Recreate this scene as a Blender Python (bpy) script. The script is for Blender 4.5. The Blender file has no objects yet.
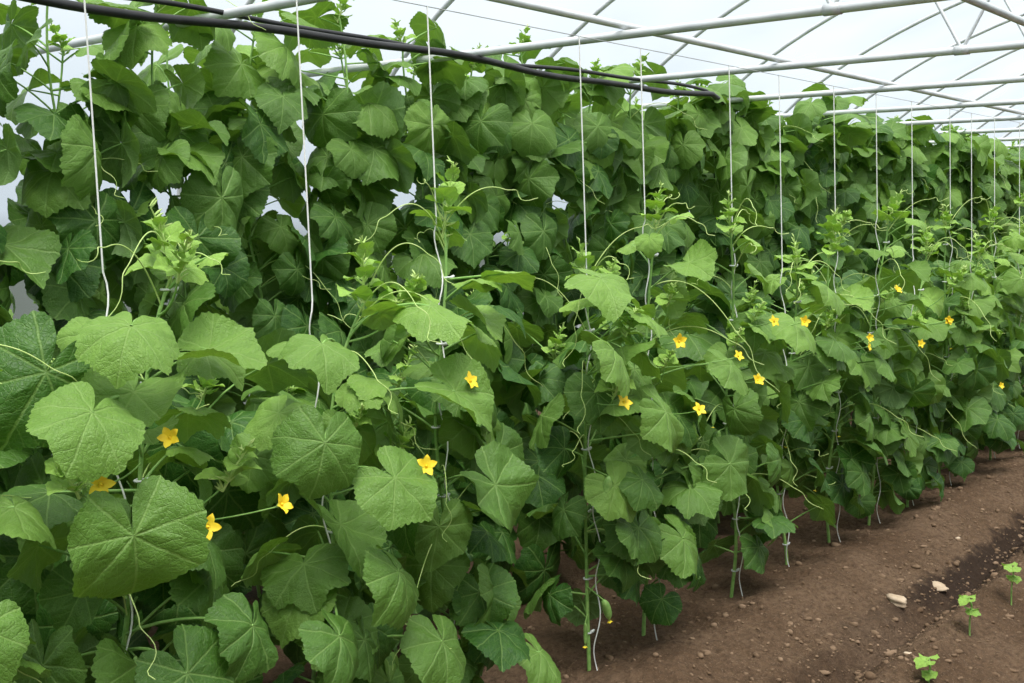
import bpy, math, numpy as np
from mathutils import noise as mnoise, Vector
sc=bpy.context.scene
sc.view_settings.view_transform='Standard'
sc.view_settings.look='None'
sc.view_settings.exposure=0.0
rng=np.random.default_rng(7)
D2R=math.pi/180
UP=np.array([0,0,1.0])
def nrm(v):
    v=np.asarray(v,float); return v/(np.linalg.norm(v)+1e-9)

# ---------------------------------------------------------------- materials
def newmat(name):
    m=bpy.data.materials.new(name); m.use_nodes=True
    nt=m.node_tree; nt.nodes.clear()
    out=nt.nodes.new('ShaderNodeOutputMaterial')
    return m,nt,out
def math_(nt,op,a,b=None,c=None,clamp=False):
    n=nt.nodes.new('ShaderNodeMath'); n.operation=op; n.use_clamp=clamp
    for i,x in enumerate((a,b,c)):
        if x is None: continue
        if isinstance(x,(int,float)): n.inputs[i].default_value=x
        else: nt.links.new(x,n.inputs[i])
    return n.outputs[0]
def mix(nt,f,a,b,bt='MIX'):
    n=nt.nodes.new('ShaderNodeMix'); n.data_type='RGBA'; n.blend_type=bt
    for s,x in ((n.inputs[0],f),(n.inputs[6],a),(n.inputs[7],b)):
        if isinstance(x,(int,float)): s.default_value=x
        elif isinstance(x,tuple): s.default_value=(*x,1) if len(x)==3 else x
        else: nt.links.new(x,s)
    return n.outputs[2]
def maprange(nt,x,a,b,c,d,smooth=False):
    n=nt.nodes.new('ShaderNodeMapRange')
    if smooth: n.interpolation_type='SMOOTHSTEP'
    nt.links.new(x,n.inputs[0])
    for i,v in enumerate((a,b,c,d)): n.inputs[i+1].default_value=v
    return n.outputs[0]

def leaf_material():
    m,nt,out=newmat('cucumber_leaf')
    at=nt.nodes.new('ShaderNodeAttribute'); at.attribute_name='leafco'
    sp=nt.nodes.new('ShaderNodeSeparateXYZ'); nt.links.new(at.outputs['Vector'],sp.inputs[0])
    tn=nt.nodes.new('ShaderNodeAttribute'); tn.attribute_name='tint'
    tint=tn.outputs['Fac']
    x,y,rnd=sp.outputs
    off=nt.nodes.new('ShaderNodeVectorMath'); off.operation='ADD'
    nt.links.new(at.outputs['Vector'],off.inputs[0])
    cmb=nt.nodes.new('ShaderNodeCombineXYZ'); nt.links.new(math_(nt,'MULTIPLY',rnd,37.0),cmb.inputs[0]); nt.links.new(cmb.outputs[0],off.inputs[1])
    def noi(s,d=3):
        q=nt.nodes.new('ShaderNodeTexNoise'); q.inputs['Scale'].default_value=s; q.inputs['Detail'].default_value=d
        nt.links.new(off.outputs[0],q.inputs['Vector']); return q.outputs[0]
    w1=math_(nt,'MULTIPLY',math_(nt,'SUBTRACT',noi(3.5),.5),.10)
    w2=math_(nt,'MULTIPLY',math_(nt,'SUBTRACT',noi(9),.5),.11)
    th=math_(nt,'ADD',math_(nt,'ARCTAN2',x,y),w1)
    loc=math_(nt,'PINGPONG',th,24*D2R)
    r=math_(nt,'SQRT',math_(nt,'ADD',math_(nt,'MULTIPLY',x,x),math_(nt,'MULTIPLY',y,y)))
    perp=math_(nt,'MULTIPLY',r,math_(nt,'SINE',loc))
    along=math_(nt,'MULTIPLY',r,math_(nt,'COSINE',loc))
    v1=maprange(nt,perp,0.006,0.024,1,0,True)
    s=math_(nt,'ADD',w2,math_(nt,'SUBTRACT',along,math_(nt,'MULTIPLY',perp,0.95)))
    d=math_(nt,'PINGPONG',math_(nt,'ADD',s,rnd),0.10)
    v2=maprange(nt,d,0.002,0.016,1,0,True)
    cell=math_(nt,'MULTIPLY',maprange(nt,d,0,0.1,0,1),maprange(nt,perp,0,0.12,0,1))
    vein=math_(nt,'MAXIMUM',v1,math_(nt,'MULTIPLY',v2,0.4))
    vo=nt.nodes.new('ShaderNodeTexVoronoi'); vo.feature='DISTANCE_TO_EDGE'; vo.inputs['Scale'].default_value=17
    nt.links.new(off.outputs[0],vo.inputs['Vector'])
    ret=maprange(nt,vo.outputs['Distance'],0,.12,0,1,True)
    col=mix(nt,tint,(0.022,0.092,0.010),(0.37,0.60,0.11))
    col=mix(nt,maprange(nt,noi(6,4),0.3,0.75,0,0.35),col,(0.10,0.235,0.030))
    col=mix(nt,math_(nt,'MULTIPLY',math_(nt,'SUBTRACT',1.0,ret),.12),col,(0.20,0.36,0.08))
    col=mix(nt,math_(nt,'MULTIPLY',vein,0.36),col,(0.32,0.48,0.15))
    geo=nt.nodes.new('ShaderNodeNewGeometry')
    col=mix(nt,math_(nt,'MULTIPLY',geo.outputs['Backfacing'],0.40),col,(0.24,0.38,0.15))
    h=math_(nt,'ADD',math_(nt,'MULTIPLY',vein,-0.5),math_(nt,'ADD',math_(nt,'MULTIPLY',cell,0.3),math_(nt,'ADD',math_(nt,'MULTIPLY',noi(20,2),0.8),math_(nt,'MULTIPLY',ret,.25))))
    bp=nt.nodes.new('ShaderNodeBump'); bp.inputs['Strength'].default_value=0.5; bp.inputs['Distance'].default_value=0.006
    nt.links.new(h,bp.inputs['Height'])
    pb=nt.nodes.new('ShaderNodeBsdfPrincipled'); nt.links.new(col,pb.inputs['Base Color']); nt.links.new(bp.outputs[0],pb.inputs['Normal'])
    pb.inputs['Roughness'].default_value=0.46; pb.inputs['Specular IOR Level'].default_value=0.36
    tr=nt.nodes.new('ShaderNodeBsdfTranslucent'); nt.links.new(mix(nt,1.0,col,(1.35,1.5,0.4),'MULTIPLY'),tr.inputs[0])
    mx=nt.nodes.new('ShaderNodeMixShader'); mx.inputs[0].default_value=0.20
    nt.links.new(pb.outputs[0],mx.inputs[1]); nt.links.new(tr.outputs[0],mx.inputs[2]); nt.links.new(mx.outputs[0],out.inputs[0])
    return m
def simple(name,c1,c2,scale=20,rough=0.6,metal=0,spec=0.4,bump=0.0,bdist=0.002):
    m,nt,out=newmat(name)
    tc=nt.nodes.new('ShaderNodeTexCoord')
    nz=nt.nodes.new('ShaderNodeTexNoise'); nz.inputs['Scale'].default_value=scale; nz.inputs['Detail'].default_value=4
    nt.links.new(tc.outputs['Object'],nz.inputs['Vector'])
    col=mix(nt,maprange(nt,nz.outputs[0],0.3,0.7,0,1),c1,c2)
    pb=nt.nodes.new('ShaderNodeBsdfPrincipled'); nt.links.new(col,pb.inputs['Base Color'])
    pb.inputs['Roughness'].default_value=rough; pb.inputs['Metallic'].default_value=metal; pb.inputs['Specular IOR Level'].default_value=spec
    if bump:
        bp=nt.nodes.new('ShaderNodeBump'); bp.inputs['Strength'].default_value=bump; bp.inputs['Distance'].default_value=bdist
        nt.links.new(nz.outputs[0],bp.inputs['Height']); nt.links.new(bp.outputs[0],pb.inputs['Normal'])
    nt.links.new(pb.outputs[0],out.inputs[0])
    return m
M_LEAF=leaf_material()
M_STEM=simple('cucumber_stem',(0.18,0.38,0.08),(0.32,0.52,0.15),60,0.55)
M_TENDRIL=simple('cucumber_tendril',(0.42,0.62,0.16),(0.60,0.72,0.28),40,0.5)
M_FLOWER=simple('cucumber_flower_petal',(0.90,0.60,0.02),(0.95,0.74,0.04),60,0.6)
M_FRUIT=simple('young_cucumber_skin',(0.16,0.34,0.07),(0.30,0.48,0.14),80,0.4,bump=0.5)
M_CLIP=simple('clear_plastic_clip',(0.62,0.66,0.64),(0.78,0.80,0.78),30,0.25,spec=0.6)
PLANT_MATS=[M_LEAF,M_STEM,M_TENDRIL,M_FLOWER,M_FRUIT,M_CLIP]
LEAF,STEM,TEND,FLOW,FRUIT,CLIP=range(6)

# ---------------------------------------------------------------- mesh builder
class B:
    def __init__(s): s.v=[];s.f=[];s.m=[];s.a=[];s.t=[];s.n=0
    def add(s,V,F,mat,A=None,tint=0.5):
        V=np.asarray(V,float);n=len(V)
        s.v.append(V);s.f.append(np.asarray(F,int)+s.n);s.m.append(np.full(len(F),mat))
        s.a.append(np.zeros((n,3)) if A is None else A);s.t.append(np.full(n,tint));s.n+=n
    def obj(s,name,mats,smooth=True):
        V=np.concatenate(s.v);F=np.concatenate(s.f);M=np.concatenate(s.m);A=np.concatenate(s.a);T=np.concatenate(s.t)
        me=bpy.data.meshes.new(name)
        me.vertices.add(len(V));me.vertices.foreach_set('co',V.astype(np.float32).ravel())
        me.loops.add(F.size);me.loops.foreach_set('vertex_index',F.astype(np.int32).ravel())
        me.polygons.add(len(F));me.polygons.foreach_set('loop_start',np.arange(0,F.size,4,dtype=np.int32))
        me.polygons.foreach_set('material_index',M.astype(np.int32))
        me.polygons.foreach_set('use_smooth',np.full(len(F),smooth))
        at=me.attributes.new('leafco','FLOAT_VECTOR','POINT');at.data.foreach_set('vector',A.astype(np.float32).ravel())
        at=me.attributes.new('tint','FLOAT','POINT');at.data.foreach_set('value',T.astype(np.float32))
        for m in mats: me.materials.append(m)
        me.update(calc_edges=True);me.validate()
        ob=bpy.data.objects.new(name,me);sc.collection.objects.link(ob);return ob

def tube(b,pts,rad,mat,sides=6,tint=0.5,caps=False):
    pts=np.asarray(pts,float);n=len(pts)
    rad=np.broadcast_to(np.asarray(rad,float),(n,)).copy()
    if caps:
        pts=np.vstack([pts[:1],pts,pts[-1:]]);rad=np.concatenate([[1e-4],rad,[1e-4]]);n+=2
    T=np.gradient(pts,axis=0);T[0]=T[1] if np.linalg.norm(T[0])<1e-8 else T[0]
    T/= (np.linalg.norm(T,axis=1,keepdims=True)+1e-9)
    ref=np.array([0.3,0.9,0.31]) if abs(T[0][1])<0.8 else np.array([1,0.1,0.2])
    U=[]
    u=ref
    for t in T:
        u=u-np.dot(u,t)*t;u=u/(np.linalg.norm(u)+1e-9);U.append(u)
    U=np.array(U);W=np.cross(T,U)
    a=np.linspace(0,2*np.pi,sides,endpoint=False)
    V=pts[:,None,:]+rad[:,None,None]*(np.cos(a)[None,:,None]*U[:,None,:]+np.sin(a)[None,:,None]*W[:,None,:])
    i=np.arange(n-1)[:,None]*sides;j=np.arange(sides)[None,:];k=(j+1)%sides
    F=np.stack([i+j,i+k,i+sides+k,i+sides+j],-1).reshape(-1,4)
    b.add(V.reshape(-1,3),F,mat,tint=tint)

# ---------------------------------------------------------------- leaf blades
def leaf_base(cols,rings,seed):
    r_=np.random.default_rng(seed)
    ctrl=[(0,1.06),(5,1.01),(20,0.89),(30,0.855),(41,0.875),(50,0.925),(57,0.89),(72,0.825),(84,0.81),(98,0.845),(106,0.83),(120,0.775),(132,0.755),(148,0.75),(160,0.67),(170,0.46),(176,0.16)]
    ang=np.array([c[0] for c in ctrl],float);rr=np.array([c[1] for c in ctrl])
    def side():
        q=rr*(1+r_.normal(0,0.020,len(rr)));q[0]=r_.uniform(1.0,1.12);return q
    R1,R2=side(),side();R2[0]=R1[0]
    th=np.linspace(-176,176,cols)
    rad=np.where(th>=0,np.interp(np.abs(th),ang,R1),np.interp(np.abs(th),ang,R2))
    tooth=((np.abs(th)/8.3+r_.random()*0.5)%1.0)
    rad*=1+0.055*(tooth-0.5)*(np.abs(th)<165)+r_.normal(0,.006,cols)
    t=th*D2R
    fr=np.linspace(0,1,rings+1)**0.85; fr[0]=0.004
    X=(rad*np.sin(t))[:,None]*fr;Y=(rad*np.cos(t))[:,None]*fr
    loc=np.abs(((th+24)%48)-24)/24
    L=np.repeat(loc[:,None],rings+1,1)
    n=rings+1
    i=np.arange(cols-1)[:,None]*n;j=np.arange(rings)[None,:]
    F=np.stack([i+j,i+n+j,i+n+j+1,i+j+1],-1).reshape(-1,4)
    return X.ravel(),Y.ravel(),L.ravel(),F
HI=[leaf_base(125,9,i) for i in range(8)]
LO=[leaf_base(61,5,10+i) for i in range(8)]
def leaf(b,o,tip,nor,size,tint,hi=True,rg=rng,kx=None,ky=None):
    X,Y,L,F=(HI if hi else LO)[rg.integers(8)]
    r=np.sqrt(X*X+Y*Y)
    kx=rg.uniform(0.3,1.35) if kx is None else kx
    ky=rg.uniform(0.2,1.3) if ky is None else ky
    if rg.random()<0.15: kx=-kx*0.9
    x2=np.sin(kx*X)/kx; z=-np.sign(kx)*(1-np.cos(kx*X))/abs(kx)
    y2=np.where(Y>0,np.sin(ky*Y)/ky,Y); z=z-np.where(Y>0,(1-np.cos(ky*Y))/ky,0.25*Y*Y)
    th=np.arctan2(X,Y)
    m1,m2=rg.integers(2,5),rg.integers(5,9)
    z=z+r**2.5*(0.13*rg.uniform(.5,1.7)*np.sin(m1*th+rg.random()*6.3)+0.055*np.sin(m2*th+rg.random()*6.3))
    z=z+0.045*np.sqrt(r)*np.minimum(r*4,1)*(L-0.5)
    z=z+0.022*np.sin(11*X+rg.random()*6)*np.sin(11*Y+rg.random()*6)+.009*np.sin(23*X+rg.random()*6)*np.sin(21*Y)
    sk=rg.normal(0,0.06)
    x2=(x2+sk*y2)*rg.uniform(.95,1.14)
    t=nrm(tip);n=nrm(np.asarray(nor)-np.dot(nor,t)*t);s=np.cross(t,n)
    V=np.asarray(o)+size*(x2[:,None]*s+y2[:,None]*t+z[:,None]*n)
    rv=rg.random()
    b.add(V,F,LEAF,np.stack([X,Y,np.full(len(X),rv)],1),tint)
def bez(p0,p1,p2,n):
    t=np.linspace(0,1,n)[:,None];return (1-t)**2*p0+2*t*(1-t)*p1+t*t*p2
def petiole_leaf(b,p0,az,elev,L,size,pitch,tint,rg,hi=True,yaw=0,roll=0,**kw):
    out=np.array([math.cos(az),math.sin(az),0])
    p1=p0+(out*math.cos(elev)+UP*math.sin(elev))*L*0.65
    p2=p0+out*L*math.cos(elev*0.6)+UP*L*math.sin(elev)*0.85
    tube(b,bez(p0,p1,p2,7 if hi else 4),np.linspace(0.0036,0.0024,7 if hi else 4),STEM,6 if hi else 4)
    a2=az+yaw;o2=np.array([math.cos(a2),math.sin(a2),0])
    tip=o2*math.cos(pitch)-UP*math.sin(pitch)
    nor=UP*math.cos(pitch)+o2*math.sin(pitch)
    s=np.cross(tip,nor);nor=nor*math.cos(roll)+s*math.sin(roll)
    leaf(b,p2,tip,nor,size,tint,hi,rg,**kw)
    return p2
def hero(b,o,stem_p,tip,nor,size,tint,rg):
    o=np.array(o,float)
    mid=(o+stem_p)/2+UP*0.05
    tube(b,bez(np.array(stem_p,float),mid,o,8),np.linspace(0.004,0.0026,8),STEM,6)
    leaf(b,o,nrm(tip)+rg.normal(0,.16,3),nrm(nor)+rg.normal(0,.16,3),size,tint,True,rg,kx=rg.uniform(.6,1.4),ky=rg.uniform(.4,1.3))
def tendril(b,p0,d,L,rg,r=0.0014):
    n=46;t=np.linspace(0,1,n);d=nrm(d);s=nrm(np.cross(d,UP))
    a=rg.uniform(-1,1);c=rg.uniform(0.25,1.1)
    P=p0+L*(t[:,None]*d+ (a*0.35*t**2)[:,None]*s - UP*(c*t**2.2)[:,None]+UP*(0.5*t*(1-t))[:,None])
    k=np.clip((t-0.72)/0.28,0,1);cr=0.010+0.012*rg.random()
    P=P+ (cr*np.sin(k*9)*k)[:,None]*s+(cr*(1-np.cos(k*9))*k)[:,None]*nrm(d+UP*.3)
    tube(b,P,np.linspace(r*1.25,r*0.6,n),TEND,5)
def flower(b,p,nor,size,rg,stem_from=None):
    p=np.array(p,float);nor=nrm(nor);u=nrm(np.cross(nor,[0.2,0.3,1]));w=np.cross(nor,u);ph=rg.random()*6
    cup=rg.uniform(.35,1.0)
    for k in range(5):
        a=ph+k*2*math.pi/5+rg.normal(0,.08);d=u*math.cos(a)+w*math.sin(a);e=np.cross(nor,d)
        g=np.linspace(0,1,6);h=np.linspace(-1,1,5);wd=np.array([0.13,0.27,0.33,0.28,0.16,0.01])
        V=[];
        for gi,wi in zip(g,wd):
            for hj in h:
                V.append(p+size*(d*(0.06+gi*(1.05-.2*cup*gi))+e*wi*hj+nor*(cup*gi*(1-gi*.5)-.06+0.16*abs(hj)*wi+0.04*math.sin(9*gi+k))))
        F=[[i*5+j,(i+1)*5+j,(i+1)*5+j+1,i*5+j+1] for i in range(5) for j in range(4)]
        b.add(V,F,FLOW)
    tube(b,[p-nor*size*.55,p-nor*size*.3,p+nor*size*.05],[size*.10,size*.2,size*.24],STEM,7)
    tube(b,[p,p+nor*size*.12,p+nor*size*.25],[size*.12,size*.13,size*.03],FLOW,6,caps=True)
    if stem_from is not None:
        q=p-nor*size*.5
        tube(b,bez(np.array(stem_from,float),(q+stem_from)/2-UP*0.02,q,7),0.0018,STEM,5)
def fruit(b,p,L,r,rg,d=None):
    t=np.linspace(0,1,12);d=nrm([rg.normal(0,.15),rg.normal(0,.15),-1]) if d is None else nrm(d)
    P=p+L*t[:,None]*d+np.array([1,0.4,0])*(0.08*L*np.sin(t*3.1))[:,None]
    R=r*np.array([.3,.62,.85,.97,1,1,1,.98,.92,.8,.6,.25])
    tube(b,P,R,FRUIT,12,caps=True)
    for k in range(40):
        q=rg.uniform(.1,.9);a=rg.random()*6.3;i=int(q*11)
        c=P[i];o=np.array([math.cos(a),math.sin(a),0]);tube(b,[c+o*R[i]*.9,c+o*(R[i]+.0016)],[.0011,.0004],FRUIT,4)
    flower(b,P[-1]+d*.006,d,0.010,rg)
def clip(b,p,rg):
    a=np.linspace(0,2*math.pi,13);c=np.array(p)
    tube(b,np.stack([c[0]+.011*np.cos(a),c[1]+.011*np.sin(a),c[2]+0*a],1),0.0028,CLIP,5)
    tube(b,[c+[.011,0,-.004],c+[.02,-.006,0],c+[.024,-.008,.005]],[.005,.0055,.003],CLIP,5,caps=True)
def grow_tip(b,p,d,rg,sc_=1.0):
    d=nrm(d);Lt=.14*sc_*rg.uniform(.8,1.2)
    bend=np.array([rg.normal(0,.25),rg.normal(0,.2),0])
    def q_(h): return p+d*Lt*h+bend*Lt*h*h*.5
    tube(b,[q_(-.2),q_(0),q_(.4),q_(.8),q_(1)],[.0036,.0034,.003,.0024,.0012],TEND,6)
    for k in range(8):
        a=k*2.4+rg.random();out=np.array([math.cos(a),math.sin(a),0]);h=k/8
        sz=(0.050-0.030*h)*sc_*rg.uniform(.8,1.25)
        tip=nrm(out*(1.0-0.5*h)+d*(rg.uniform(-.3,.5)+0.8*h));nor=nrm(d-out*0.3*h)
        o=q_(h*.85)+out*(0.032*(1-h)+.006)*sc_+UP*.008
        tube(b,[q_(h*.8),o],[.002,.0014],TEND,4)
        leaf(b,o,tip,nor,sz,0.8+0.3*rg.random(),False,rg,kx=-rg.uniform(.2,1.1),ky=rg.uniform(.2,.9))
    for k in range(26):
        a=rg.random()*6.3;h=rg.uniform(-.2,1);o=q_(h)
        dd=nrm(np.array([math.cos(a),math.sin(a),rg.uniform(.3,2.0)]))
        l=rg.uniform(.6,1.3)*sc_*(1.1-.4*h)
        tube(b,[o,o+dd*.016*l,o+dd*.032*l],[.0018,.003,.0006],TEND,5)

FLOWERS=[(1.963,1.81,1.09),(0.99,1.80,1.02),(1.162,1.85,1.07),(1.238,1.85,.879),(1.42,1.85,.887),(1.80,1.80,.91),(2.63,1.82,.95),(3.10,1.85,.86),(3.35,1.85,1.01),(4.72,1.85,1.16),(5.37,1.85,.98),(4.44,1.85,.94),(2.97,1.85,1.094),(3.49,1.85,.91),(3.84,1.85,1.09),(3.60,1.85,1.11),(5.03,1.85,.90)]
FL=np.array(FLOWERS)
def blocks_flower(c):
    for f in FL:
        for k in (0.04,0.13,0.22):
            q=f*(1-k*0.5)+np.array([0,0,1.5])*(k*0.5)
            if np.linalg.norm(c-q)<0.11: return True
    return False

# ---------------------------------------------------------------- young front row
FX=[0.30,0.75,1.20,1.74,2.18,2.85,3.19,3.78,4.18,4.69,5.15,5.59,6.13,6.47,6.87,7.35,7.8,8.3,8.8,9.3]
FH=[1.35,1.28,1.36,1.27,1.46,1.27,1.46,1.42,1.24,1.37,1.46,1.28,1.40,1.25,1.42,1.33,1.40,1.28,1.38,1.33]
LEAN=[0,0.05,.14,.13,.0,.0,.04,-.05,.08,-.04,.05,.1,-.06,.05,0,.06,-.05,.05,0,0]
YF=2.1
HERO=[((1.02,1.75,0.93),(-.25,-.35,-.75),(-.15,-.85,.45),.148,.30),((.98,1.80,1.15),(-.6,-.35,-.55),(-.25,-.5,.8),.125,.42),
((1.09,1.85,1.29),(-.5,-.45,-.15),(-.1,-.35,.9),.115,.5),((1.54,1.85,1.0),(-.2,-.4,-.75),(-.45,-.65,.5),.13,.24),
((1.70,1.80,.90),(.3,-.5,-.6),(-.1,-.7,.6),.12,.36),((1.92,1.82,1.07),(.3,-.6,-.5),(0,-.6,.75),.135,.42),
((1.92,1.90,1.27),(-.2,-.9,-.1),(0,-.25,.95),.13,.55),((2.62,1.85,1.10),(.4,-.5,-.5),(.2,-.6,.7),.15,.45),
((2.90,1.85,.88),(.5,-.4,-.55),(.1,-.7,.6),.145,.40),((2.10,1.85,.80),(.35,-.45,-.65),(-.1,-.8,.5),.145,.22),
((1.71,1.80,.68),(-.1,-.5,-.7),(.25,-.75,.5),.13,.26),((2.69,1.95,1.30),(.3,-.7,-.2),(0,-.3,.9),.145,.55),
((3.39,1.90,.97),(.5,-.5,-.4),(0,-.6,.7),.135,.42),((3.87,1.90,1.08),(-.3,-.5,-.6),(-.1,-.7,.6),.145,.55),((4.23,1.95,1.2),(.5,-.6,-.2),(0,-.4,.9),.14,.5),
((3.1,1.9,.42),(.2,-.5,-.7),(0,-.8,.5),.145,.32),((1.0,2.0,1.2),(-.5,-.3,-.7),(-.2,-.85,.4),.16,.06),
((2.37,1.92,.25),(.2,-.6,-.5),(0,-.6,.7),.12,.36),((1.87,1.82,.46),(-.1,-.5,-.6),(.1,-.7,.6),.13,.26),((1.53,1.8,.58),(.3,-.5,-.6),(0,-.75,.5),.12,.15),
((.72,1.7,.86),(-.3,-.5,-.6),(-.1,-.8,.5),.105,.3),((1.3,1.92,1.22),(.4,-.6,-.2),(0,-.35,.9),.115,.48),((1.62,1.95,1.2),(-.4,-.7,-.25),(.1,-.4,.9),.115,.42),
((1.15,1.8,.62),(.3,-.5,-.6),(0,-.7,.5),.13,.1),((1.32,1.82,.66),(-.3,-.5,-.6),(.2,-.7,.5),.12,.12),((3.4,1.9,.62),(.4,-.4,-.6),(-.2,-.8,.4),.14,.28)]
for i,(px,H) in enumerate(zip(FX,FH)):
    rg=np.random.default_rng(100+i);b=B();hi=px<4.8
    near=px<4
    bx=px+rg.normal(0,.012);ln=LEAN[i]
    def sp(z): return np.array([bx+0.018*math.sin(z*7+i)+ln*max(0,(z/H-.55)/.45)**1.6,YF+0.05*z/2.03+0.018*math.cos(z*6+i*2)-abs(ln)*.4*max(0,(z/H-.55)/.45)**1.6,z])
    zs=np.linspace(0,H,40);P=np.array([sp(z) for z in zs]);P[0]=P[0]+[0,0,-.02]
    tube(b,P,np.interp(zs,[0,H],[.0070,.0038]),STEM,8)
    hs=[h for h in HERO if abs(h[0][0]-px)==min(abs(h[0][0]-q) for q in FX)]
    for h in hs:
        hero(b,h[0],sp(max(.1,h[0][2]-.06)),h[1],h[2],h[3],h[4],rg)
    open_=2.5<px<5.0
    aisle=math.atan2(-YF,-px)           # direction of the open aisle side
    z=0.17 if open_ else 0.09;az=rg.random()*6.28
    while z<H-0.02:
        f=z/H;az+=2.4+rg.normal(0,.35)
        reps=(2 if open_ else 3) if f<.3 else (2 if f<.78 else 1)
        for q in range(reps):
            a=az+q*math.pi*rg.uniform(.7,1.3)
            if math.sin(a)>0.35 and rg.random()<.55: a=-a
            da=(a-aisle+math.pi)%(2*math.pi)-math.pi
            if abs(da)<.75 and f<.93 and rg.random()<(.85 if open_ else .5): a=aisle+math.copysign(rg.uniform(.8,1.5),da)
            top=np.interp(f,[0,.12,.3,.8,.92,1],[.6,.85,1,.92,.6,.35])
            size=rg.uniform(.092,.142)*top
            pitch=np.interp(f,[0,.5,.8,1],[55,48,20,5])*D2R+rg.normal(0,.36)
            L=rg.uniform(.08,.22)*(0.5+.5*top)
            elev=rg.uniform(5,55)*D2R
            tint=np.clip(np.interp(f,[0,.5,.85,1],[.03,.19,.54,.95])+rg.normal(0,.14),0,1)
            p0=sp(z+rg.uniform(-.01,.01))
            out=np.array([math.cos(a),math.sin(a),-.3])
            c=p0+out*(L+size*.5)
            if near and blocks_flower(c): continue
            if near and any(np.linalg.norm(c-(np.array(h[0])+nrm(h[1])*h[3]*.4))<.10 for h in HERO): continue
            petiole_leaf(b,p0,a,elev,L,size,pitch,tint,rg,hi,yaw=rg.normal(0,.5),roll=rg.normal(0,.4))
        if rg.random()<.5 and f>.25:
            a=az+1;tendril(b,sp(z),[math.cos(a),math.sin(a)*.8-.3,rg.uniform(0,.9)],rg.uniform(.18,.42),rg,0.0016 if px<3 else .002)
        z+=rg.uniform(.058,.076)
    tipd=[rg.normal(0,.2)+ln,rg.normal(-.1,.15),1]
    grow_tip(b,sp(H),tipd,rg,rg.uniform(.9,1.2))
    for q in range(3):
        a=rg.uniform(-math.pi,0.2);tendril(b,sp(H-.03*q),[math.cos(a),math.sin(a),rg.uniform(.5,1.6)],rg.uniform(.2,.4),rg,0.0016 if px<3 else .002)
    for q in range(rg.integers(1,4)):
        a=rg.uniform(-2.9,-.2);z0=rg.uniform(.6,.98)*H;le=rg.uniform(.1,.24)
        e=sp(z0)+np.array([math.cos(a)*le,math.sin(a)*le*.7,rg.uniform(.05,.16)])
        tube(b,bez(sp(z0),sp(z0)+np.array([math.cos(a)*.12,math.sin(a)*.1,.02]),e,8),np.linspace(.003,.002,8),STEM,5)
        grow_tip(b,e,[math.cos(a)*.5,math.sin(a)*.4,rg.uniform(.4,1)],rg,rg.uniform(.5,.85))
    for f_ in FLOWERS:
        if abs(f_[0]-px)==min(abs(f_[0]-q) for q in FX):
            s=sp(f_[2]-.05)
            flower(b,f_,[rg.normal(-.45,.5),-1,rg.uniform(.1,.9)],rg.uniform(.021,.028),rg,s)
    if px>4.3 and rg.random()<.5:
        z0=rg.uniform(.35,.85)*H;flower(b,sp(z0)+[rg.uniform(-.2,.2),-.22,.02],[rg.normal(-.3,.5),-1,.4],.022,rg,sp(z0-.04))
    for q in range(2):
        z0=rg.uniform(.12,.6)*H;a=aisle+rg.uniform(-.8,.8)
        p=sp(z0)+np.array([math.cos(a)*.08,math.sin(a)*.08,0]);tube(b,[sp(z0),p],.002,STEM,5);fruit(b,p,rg.uniform(.04,.075),rg.uniform(.006,.009),rg)
    if i==5:
        for (p,L,r) in (((2.79,2.0,.27),.075,.014),((2.77,1.97,.68),.08,.014)):
            tube(b,[sp(p[2]),np.array(p)],.0025,STEM,5);fruit(b,np.array(p),L,r,rg)
    for z0 in np.arange(.12,H,.2): clip(b,sp(z0+rg.uniform(-.04,.04)),rg)
    b.obj('cucumber_plant',PLANT_MATS)

# ---------------------------------------------------------------- mature rows
def tall_row(Y0,xs,H0,seed,hi_x,dens=.066,reps=2,tend=True,clear=True,z0=.2,tt=(.0,.10,.34)):
    res=[]
    for i,px in enumerate(xs):
        rg=np.random.default_rng(seed+i);b=B();hi=px<hi_x
        H=H0+rg.normal(0,.07)-(np.interp(px,[4,9],[0,.08]) if clear else 0)
        bx=px+rg.normal(0,.03);by=Y0+rg.normal(0,.05);ph=rg.random()*6
        def sp(z): return np.array([bx+0.03*math.sin(z*4+ph),by+0.03*math.cos(z*5+ph),z])
        zs=np.linspace(-.02,H,30);tube(b,[sp(z) for z in zs],np.linspace(.007,.004,30),STEM,6)
        z=z0;az=rg.random()*6
        while z<H:
            f=z/H;az+=2.4+rg.normal(0,.4)
            for q in range(reps+(1 if f>.8 else 0)):
                a=az+q*math.pi*rg.uniform(.6,1.2)
                if math.sin(a)>.3 and rg.random()<.55: a=-a
                size=rg.uniform(.105,.17);L=rg.uniform(.08,.23)
                pitch=np.interp(f,[0,.6,.9,1],[62,58,42,10])*D2R+rg.normal(0,.36)
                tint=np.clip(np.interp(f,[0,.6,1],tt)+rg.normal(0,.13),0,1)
                el=rg.uniform(0,50)*D2R
                c=sp(z)+np.array([math.cos(a),math.sin(a),0])*(L+size*.5);zz=z+L*math.sin(el)*.85
                if clear and zz>1.93 and c[1]<Y0-.10 and px<5.1: continue
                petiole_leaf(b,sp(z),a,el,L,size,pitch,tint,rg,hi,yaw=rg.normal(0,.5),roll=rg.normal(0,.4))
            if tend and rg.random()<.12 and f>.4:
                tendril(b,sp(z),[math.cos(az),-abs(math.sin(az)),.4],rg.uniform(.2,.4),rg,.0017)
            z+=rg.uniform(dens*.85,dens*1.15)
        grow_tip(b,sp(H),[rg.normal(0,.4),-.2,1],rg,.8)
        res.append(b.obj('cucumber_plant',PLANT_MATS))
    return res
tall_row(2.74,np.arange(.9,10,.42),1.00,300,0,.075,2,False,False,.12,(.0,.02,.15))
tall_row(3.42,np.arange(1.0,13,.40),2.17,500,3.6,.068)
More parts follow.
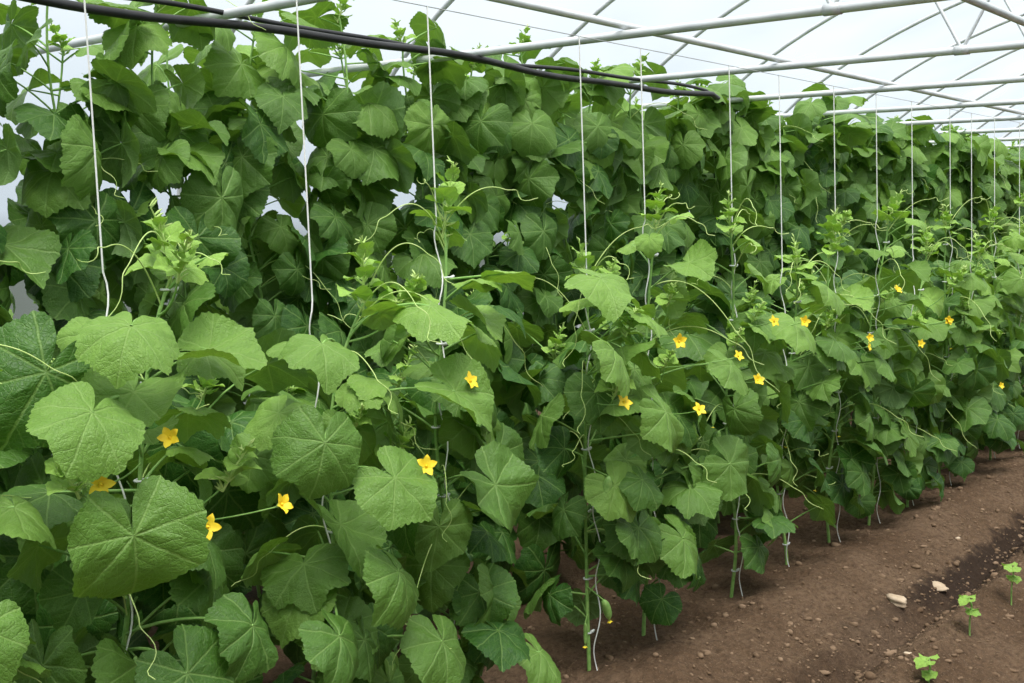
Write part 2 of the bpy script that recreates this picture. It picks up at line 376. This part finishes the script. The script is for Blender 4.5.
back=tall_row(3.95,np.arange(1.2,14.5,.46),2.15,700,0,.115,2,False)
tall_row(4.55,np.arange(1.4,15.5,.55),1.35,900,0,.13,2,False)
for k in range(22):
    o=bpy.data.objects.new('cucumber_plant',back[k].data);sc.collection.objects.link(o)
    o.rotation_euler=(0,0,math.pi);o.location=(8.4,2.35,0)
    o2=bpy.data.objects.new('cucumber_plant',back[k].data);sc.collection.objects.link(o2)
    o2.rotation_euler=(0,0,math.pi);o2.location=(8.6,1.55,0)

# ---------------------------------------------------------------- strings, wire
M_STRING=simple('white_twine',(0.80,0.81,0.78),(0.90,0.90,0.88),120,0.8)
for i,px in enumerate(FX):
    b=B();n=90;t=np.linspace(0,1,n);z=2.04*t
    H=FH[i]
    amp=np.where(z<H,.009,0)
    P=np.stack([px-.01+amp*np.cos(z*28)+(.018*np.sin(z*7+i))*(z<H)*(1-z/H*0.9),YF-.05+0.10*z/2.03+amp*np.sin(z*28),z],1)
    tube(b,P,0.0021,0,6)
    b.obj('twine_string',[M_STRING])
M_GALV=simple('galvanized_steel',(0.58,0.60,0.62),(0.74,0.76,0.78),9,0.42,0.25,0.5)
M_WIRE=simple('steel_wire',(0.4,0.42,0.43),(0.5,0.5,0.5),9,0.4,0.6)
b=B();tube(b,[[x,2.15,2.04] for x in np.linspace(-1,16,20)],.0014,0,5);b.obj('support_wire',[M_WIRE])
M_BLACK=simple('black_polyethylene_pipe',(0.012,0.013,0.014),(0.03,0.03,0.032),12,0.42)
for (Yp,Zp,r,s) in ((3.16,2.112,.0145,0),(3.20,2.142,.009,2)):
    b=B();xs=np.linspace(-.5,5.35,60)
    pts=[[x,Yp+.012*math.sin(x*1.9+s),Zp+.012*math.sin(x*2.5+s)+.006*math.sin(x*6+s)] for x in xs]
    pts+=[[5.5,Yp+.03,Zp-.005],[5.7,Yp+.10,Zp-.015],[5.9,Yp+.22,Zp-.04],[6.0,Yp+.30,Zp-.25],[6.0,Yp+.30,Zp-1.2],[6.0,Yp+.30,-.02]]
    tube(b,pts,r,0,10,caps=True)
    b.obj('irrigation_pipe',[M_BLACK])

# ---------------------------------------------------------------- greenhouse frame
YC=-0.4;WID=5.8
def arch(y): 
    q=np.clip(1-((y-YC)/WID)**2,0,1); return 1.45+2.3*np.sqrt(q)
XK=[2.28+1.22*k for k in range(-3,13)]
CH=2.15
for x in XK:
    b=B()
    ymax=YC+WID*math.sqrt(1-((CH-1.45)/2.3)**2);ymin=2*YC-ymax
    tube(b,[[x,ymin,CH],[x,0,CH],[x,ymax,CH]],.0165,0,12)
    a=np.linspace(0,math.pi,60)
    hoop=[[x,YC+WID,-.05],[x,YC+WID,.7]]+[[x,YC+WID*math.cos(t),1.45+2.3*math.sin(t)] for t in a]+[[x,YC-WID,.7],[x,YC-WID,-.05]]
    tube(b,hoop,.016,0,12)
    for (y0,y1) in ((1.62,2.35),(1.62,.85),(-1.6,-.75),(-1.6,-2.4)):
        tube(b,[[x,y0,CH],[x,y1,float(arch(y1))-.01]],.007,0,8)
    for y0 in (1.62,-1.6):
        tube(b,[[x,y0-.03,CH],[x,y0+.03,CH]],.020,0,12,caps=True)
    b.obj('greenhouse_truss',[M_GALV])
for yp,zp,r in ((2.45,CH+.035,.014),(1.29,CH+.035,.014),(-.4,3.72,.018),(-1.6,CH+.035,.015)):
    b=B();tube(b,[[-2,yp,zp],[8,yp,zp],[17.2,yp,zp]],r,0,12,caps=True);b.obj('purlin_pipe',[M_GALV])

m,nt,out=newmat('greenhouse_plastic_film')
tp=nt.nodes.new('ShaderNodeBsdfTransparent');tp.inputs[0].default_value=(.97,.98,1,1)
tl=nt.nodes.new('ShaderNodeBsdfTranslucent');tl.inputs[0].default_value=(.84,.90,.95,1)
tc=nt.nodes.new('ShaderNodeTexCoord');nz=nt.nodes.new('ShaderNodeTexNoise');nz.inputs['Scale'].default_value=.8;nt.links.new(tc.outputs['Object'],nz.inputs['Vector'])
mx=nt.nodes.new('ShaderNodeMixShader');nt.links.new(maprange(nt,nz.outputs[0],.3,.7,.15,.32),mx.inputs[0]);nt.links.new(tp.outputs[0],mx.inputs[1]);nt.links.new(tl.outputs[0],mx.inputs[2]);nt.links.new(mx.outputs[0],out.inputs[0])
M_FILM=m
b=B();a=np.linspace(0,math.pi,65)
prof=[(YC+WID+.03,-.05),(YC+WID+.03,.7)]+[(YC+(WID+.03)*math.cos(t),1.45+2.33*math.sin(t)) for t in a]+[(YC-WID-.03,.7),(YC-WID-.03,-.05)]
xs=np.linspace(-3,17.5,35);V=np.array([[x,y,z] for x in xs for (y,z) in prof]);n=len(prof)
F=[[i*n+j,i*n+j+1,(i+1)*n+j+1,(i+1)*n+j] for i in range(len(xs)-1) for j in range(n-1)]
b.add(V,F,0);b.obj('ceiling',[M_FILM])
for nm,x in (('wall_far',17.5),('wall_near',-3.0)):
    b=B();V=[];
    for (y,z) in prof: V+= [[x,y,z],[x,y,-.05]]
    F=[[2*j,2*j+1,2*j+3,2*j+2] for j in range(n-1)]
    b.add(V,F,0);b.obj(nm,[M_FILM])

# ---------------------------------------------------------------- soil
def soil_h(x,y):
    v=Vector((x,y,0))
    h=.030*mnoise.noise(v*1.1)+.020*mnoise.noise(v*4.0)+.013*mnoise.noise(v*11)+.010*mnoise.noise(v*27)+.008*abs(mnoise.noise(v*40))
    yy=y+.03*math.sin(x*2)
    h+=.045*math.exp(-((y-1.88)/.17)**2)-.070*math.exp(-((yy-1.50)/.07)**2)+.040*math.exp(-((yy-1.32)/.08)**2)-.02*math.exp(-((yy-1.05)/.05)**2)-.015*math.exp(-((yy-.8)/.05)**2)
    return h-.02
gx=np.concatenate([np.linspace(-3.2,1.8,20),np.arange(1.85,7.5,.014),np.linspace(7.6,17.6,60)])
gy=np.concatenate([np.linspace(-6.4,.3,18),np.arange(.35,2.4,.014),np.linspace(2.5,5.5,16)])
V=np.array([[x,y,soil_h(x,y)] for x in gx for y in gy]);ny=len(gy)
i=np.arange(len(gx)-1)[:,None]*ny;j=np.arange(ny-1)[None,:]
F=np.stack([i+j,i+ny+j,i+ny+j+1,i+j+1],-1).reshape(-1,4)
m,nt,out=newmat('brown_soil')
geo=nt.nodes.new('ShaderNodeNewGeometry');pos=geo.outputs['Position']
def noi(s,d=5,r=.6):
    q=nt.nodes.new('ShaderNodeTexNoise');q.inputs['Scale'].default_value=s;q.inputs['Detail'].default_value=d;q.inputs['Roughness'].default_value=r;nt.links.new(pos,q.inputs['Vector']);return q.outputs[0]
n1,n2,n3=noi(2.2),noi(45,6,.7),noi(160,3,.6)
col=mix(nt,maprange(nt,n1,.35,.65,0,1),(0.150,0.090,0.052),(0.245,0.158,0.100))
col=mix(nt,maprange(nt,n2,.38,.66,0,.75),col,(0.070,0.042,0.026))
col=mix(nt,maprange(nt,n3,.58,.70,0,.45),col,(0.38,0.28,0.20))
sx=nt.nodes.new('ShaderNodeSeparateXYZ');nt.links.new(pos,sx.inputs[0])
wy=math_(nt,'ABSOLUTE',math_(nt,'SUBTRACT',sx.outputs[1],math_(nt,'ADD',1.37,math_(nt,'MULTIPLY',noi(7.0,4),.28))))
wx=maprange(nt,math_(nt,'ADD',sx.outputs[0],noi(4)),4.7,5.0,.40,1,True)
wet_shade=math_(nt,'MULTIPLY',maprange(nt,wy,.055,.13,1,0,True),wx)  # damp patch, plus the furrow's shadow painted into the soil colour
col=mix(nt,math_(nt,'MULTIPLY',wet_shade,.88),col,(0.034,0.021,0.015))
bp=nt.nodes.new('ShaderNodeBump');bp.inputs['Strength'].default_value=1.0;bp.inputs['Distance'].default_value=.025
nt.links.new(math_(nt,'ADD',n2,math_(nt,'MULTIPLY',n3,.5)),bp.inputs['Height'])
pb=nt.nodes.new('ShaderNodeBsdfPrincipled');nt.links.new(col,pb.inputs['Base Color']);nt.links.new(bp.outputs[0],pb.inputs['Normal']);pb.inputs['Roughness'].default_value=.95;pb.inputs['Specular IOR Level'].default_value=.15
nt.links.new(pb.outputs[0],out.inputs[0]);M_SOIL=m
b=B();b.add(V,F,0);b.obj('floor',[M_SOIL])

M_CLOD=simple('dry_soil_clod',(0.12,0.074,0.044),(0.28,0.19,0.125),9,0.95,0,0.15,bump=.6,bdist=.003)
def pebble(b,c,r,rg,flat=.6,res=(5,7)):
    nu,nv=res;V=[];ph=rg.random(3)*6
    rot=rg.random()*6
    for i in range(nu+1):
        t=math.pi*i/nu
        for j in range(nv):
            p=2*math.pi*j/nv
            d=np.array([math.sin(t)*math.cos(p),math.sin(t)*math.sin(p),math.cos(t)])
            q=1+.22*math.sin(3*d[0]+ph[0])+.2*math.sin(4*d[1]+ph[1])+.15*math.sin(5*d[2]+ph[2])
            v=d*q*np.array([1.25,.8,flat]);V.append([c[0]+r*(v[0]*math.cos(rot)-v[1]*math.sin(rot)),c[1]+r*(v[0]*math.sin(rot)+v[1]*math.cos(rot)),c[2]+r*v[2]])
    F=[[i*nv+(j+1)%nv,i*nv+j,(i+1)*nv+j,(i+1)*nv+(j+1)%nv] for i in range(nu) for j in range(nv)]
    b.add(V,F,0)
b=B();rg=np.random.default_rng(5)
for k in range(8500):
    x=rg.uniform(1.9,9);y=rg.uniform(.5,2.5) if k%3 else rg.normal(1.5,.2);r=min(.020,.0014+rg.exponential(.0028))
    pebble(b,(x,y,soil_h(x,y)+r*.15),r,rg,.7,(4,6))
b.obj('soil_clods',[M_CLOD])
M_STONE=simple('pale_stone',(0.42,0.31,0.21),(0.58,0.46,0.34),30,0.85,bump=.4,bdist=.004)
for (x,y,r) in ((4.18,1.58,.040),(4.56,1.56,.034),(3.62,1.33,.012),(5.2,1.7,.012)):
    b=B();pebble(b,(x,y,soil_h(x,y)+r*.2),r,rg,.45,(10,14));b.obj('stone',[M_STONE])

for k,(x,y,h) in enumerate(((3.95,1.235,.11),(4.43,1.235,.13),(3.46,1.2,.05),(4.92,1.22,.12),(5.4,1.24,.12))):
    rg=np.random.default_rng(60+k);b=B();z0=soil_h(x,y)
    top=np.array([x+.005,y,z0+h]);tube(b,[[x,y,z0-.01],[x+.004,y+.004,z0+h*.5],top],[.0032,.003,.0026],STEM,7)
    for s in (0,math.pi):
        a=s+rg.random();petiole_leaf(b,top-UP*.02,a,.3,.012,.030,.25,.8,rg,True,kx=.3,ky=.4)
    for s in range(2):
        a=s*2.7+rg.random();petiole_leaf(b,top,a,1.1,.03,.036,.2,.95,rg,True,kx=-.5,ky=.3)
    b.obj('cucumber_seedling',PLANT_MATS)

# ---------------------------------------------------------------- light
w=bpy.data.worlds.new('overcast_sky');sc.world=w;w.use_nodes=True;nt=w.node_tree
bg=nt.nodes['Background']
tc=nt.nodes.new('ShaderNodeTexCoord');sx=nt.nodes.new('ShaderNodeSeparateXYZ');nt.links.new(tc.outputs['Generated'],sx.inputs[0])
c=mix(nt,maprange(nt,sx.outputs[2],.1,.8,0,1),(0.68,0.77,0.84),(1.20,1.20,1.18))
c=mix(nt,maprange(nt,sx.outputs[2],-.04,0,1,0),c,(0.12,0.14,0.10))
nt.links.new(c,bg.inputs[0]);bg.inputs[1].default_value=1.0
sl=bpy.data.lights.new('sun','SUN');sl.energy=5.0;sl.angle=30*D2R;sl.color=(1,.98,.9)
so=bpy.data.objects.new('sun',sl);sc.collection.objects.link(so)
so.rotation_euler=Vector((-.22,-.28,1)).to_track_quat('Z','Y').to_euler()

cd=bpy.data.cameras.new('camera');cam=bpy.data.objects.new('camera',cd);sc.collection.objects.link(cam);sc.camera=cam
cam.location=(0,0,1.5);cd.sensor_width=36;cd.lens=36*1113/1024;cd.clip_start=.02
cam.rotation_euler=(math.radians(90-6.7),0,math.radians(40.5-90))
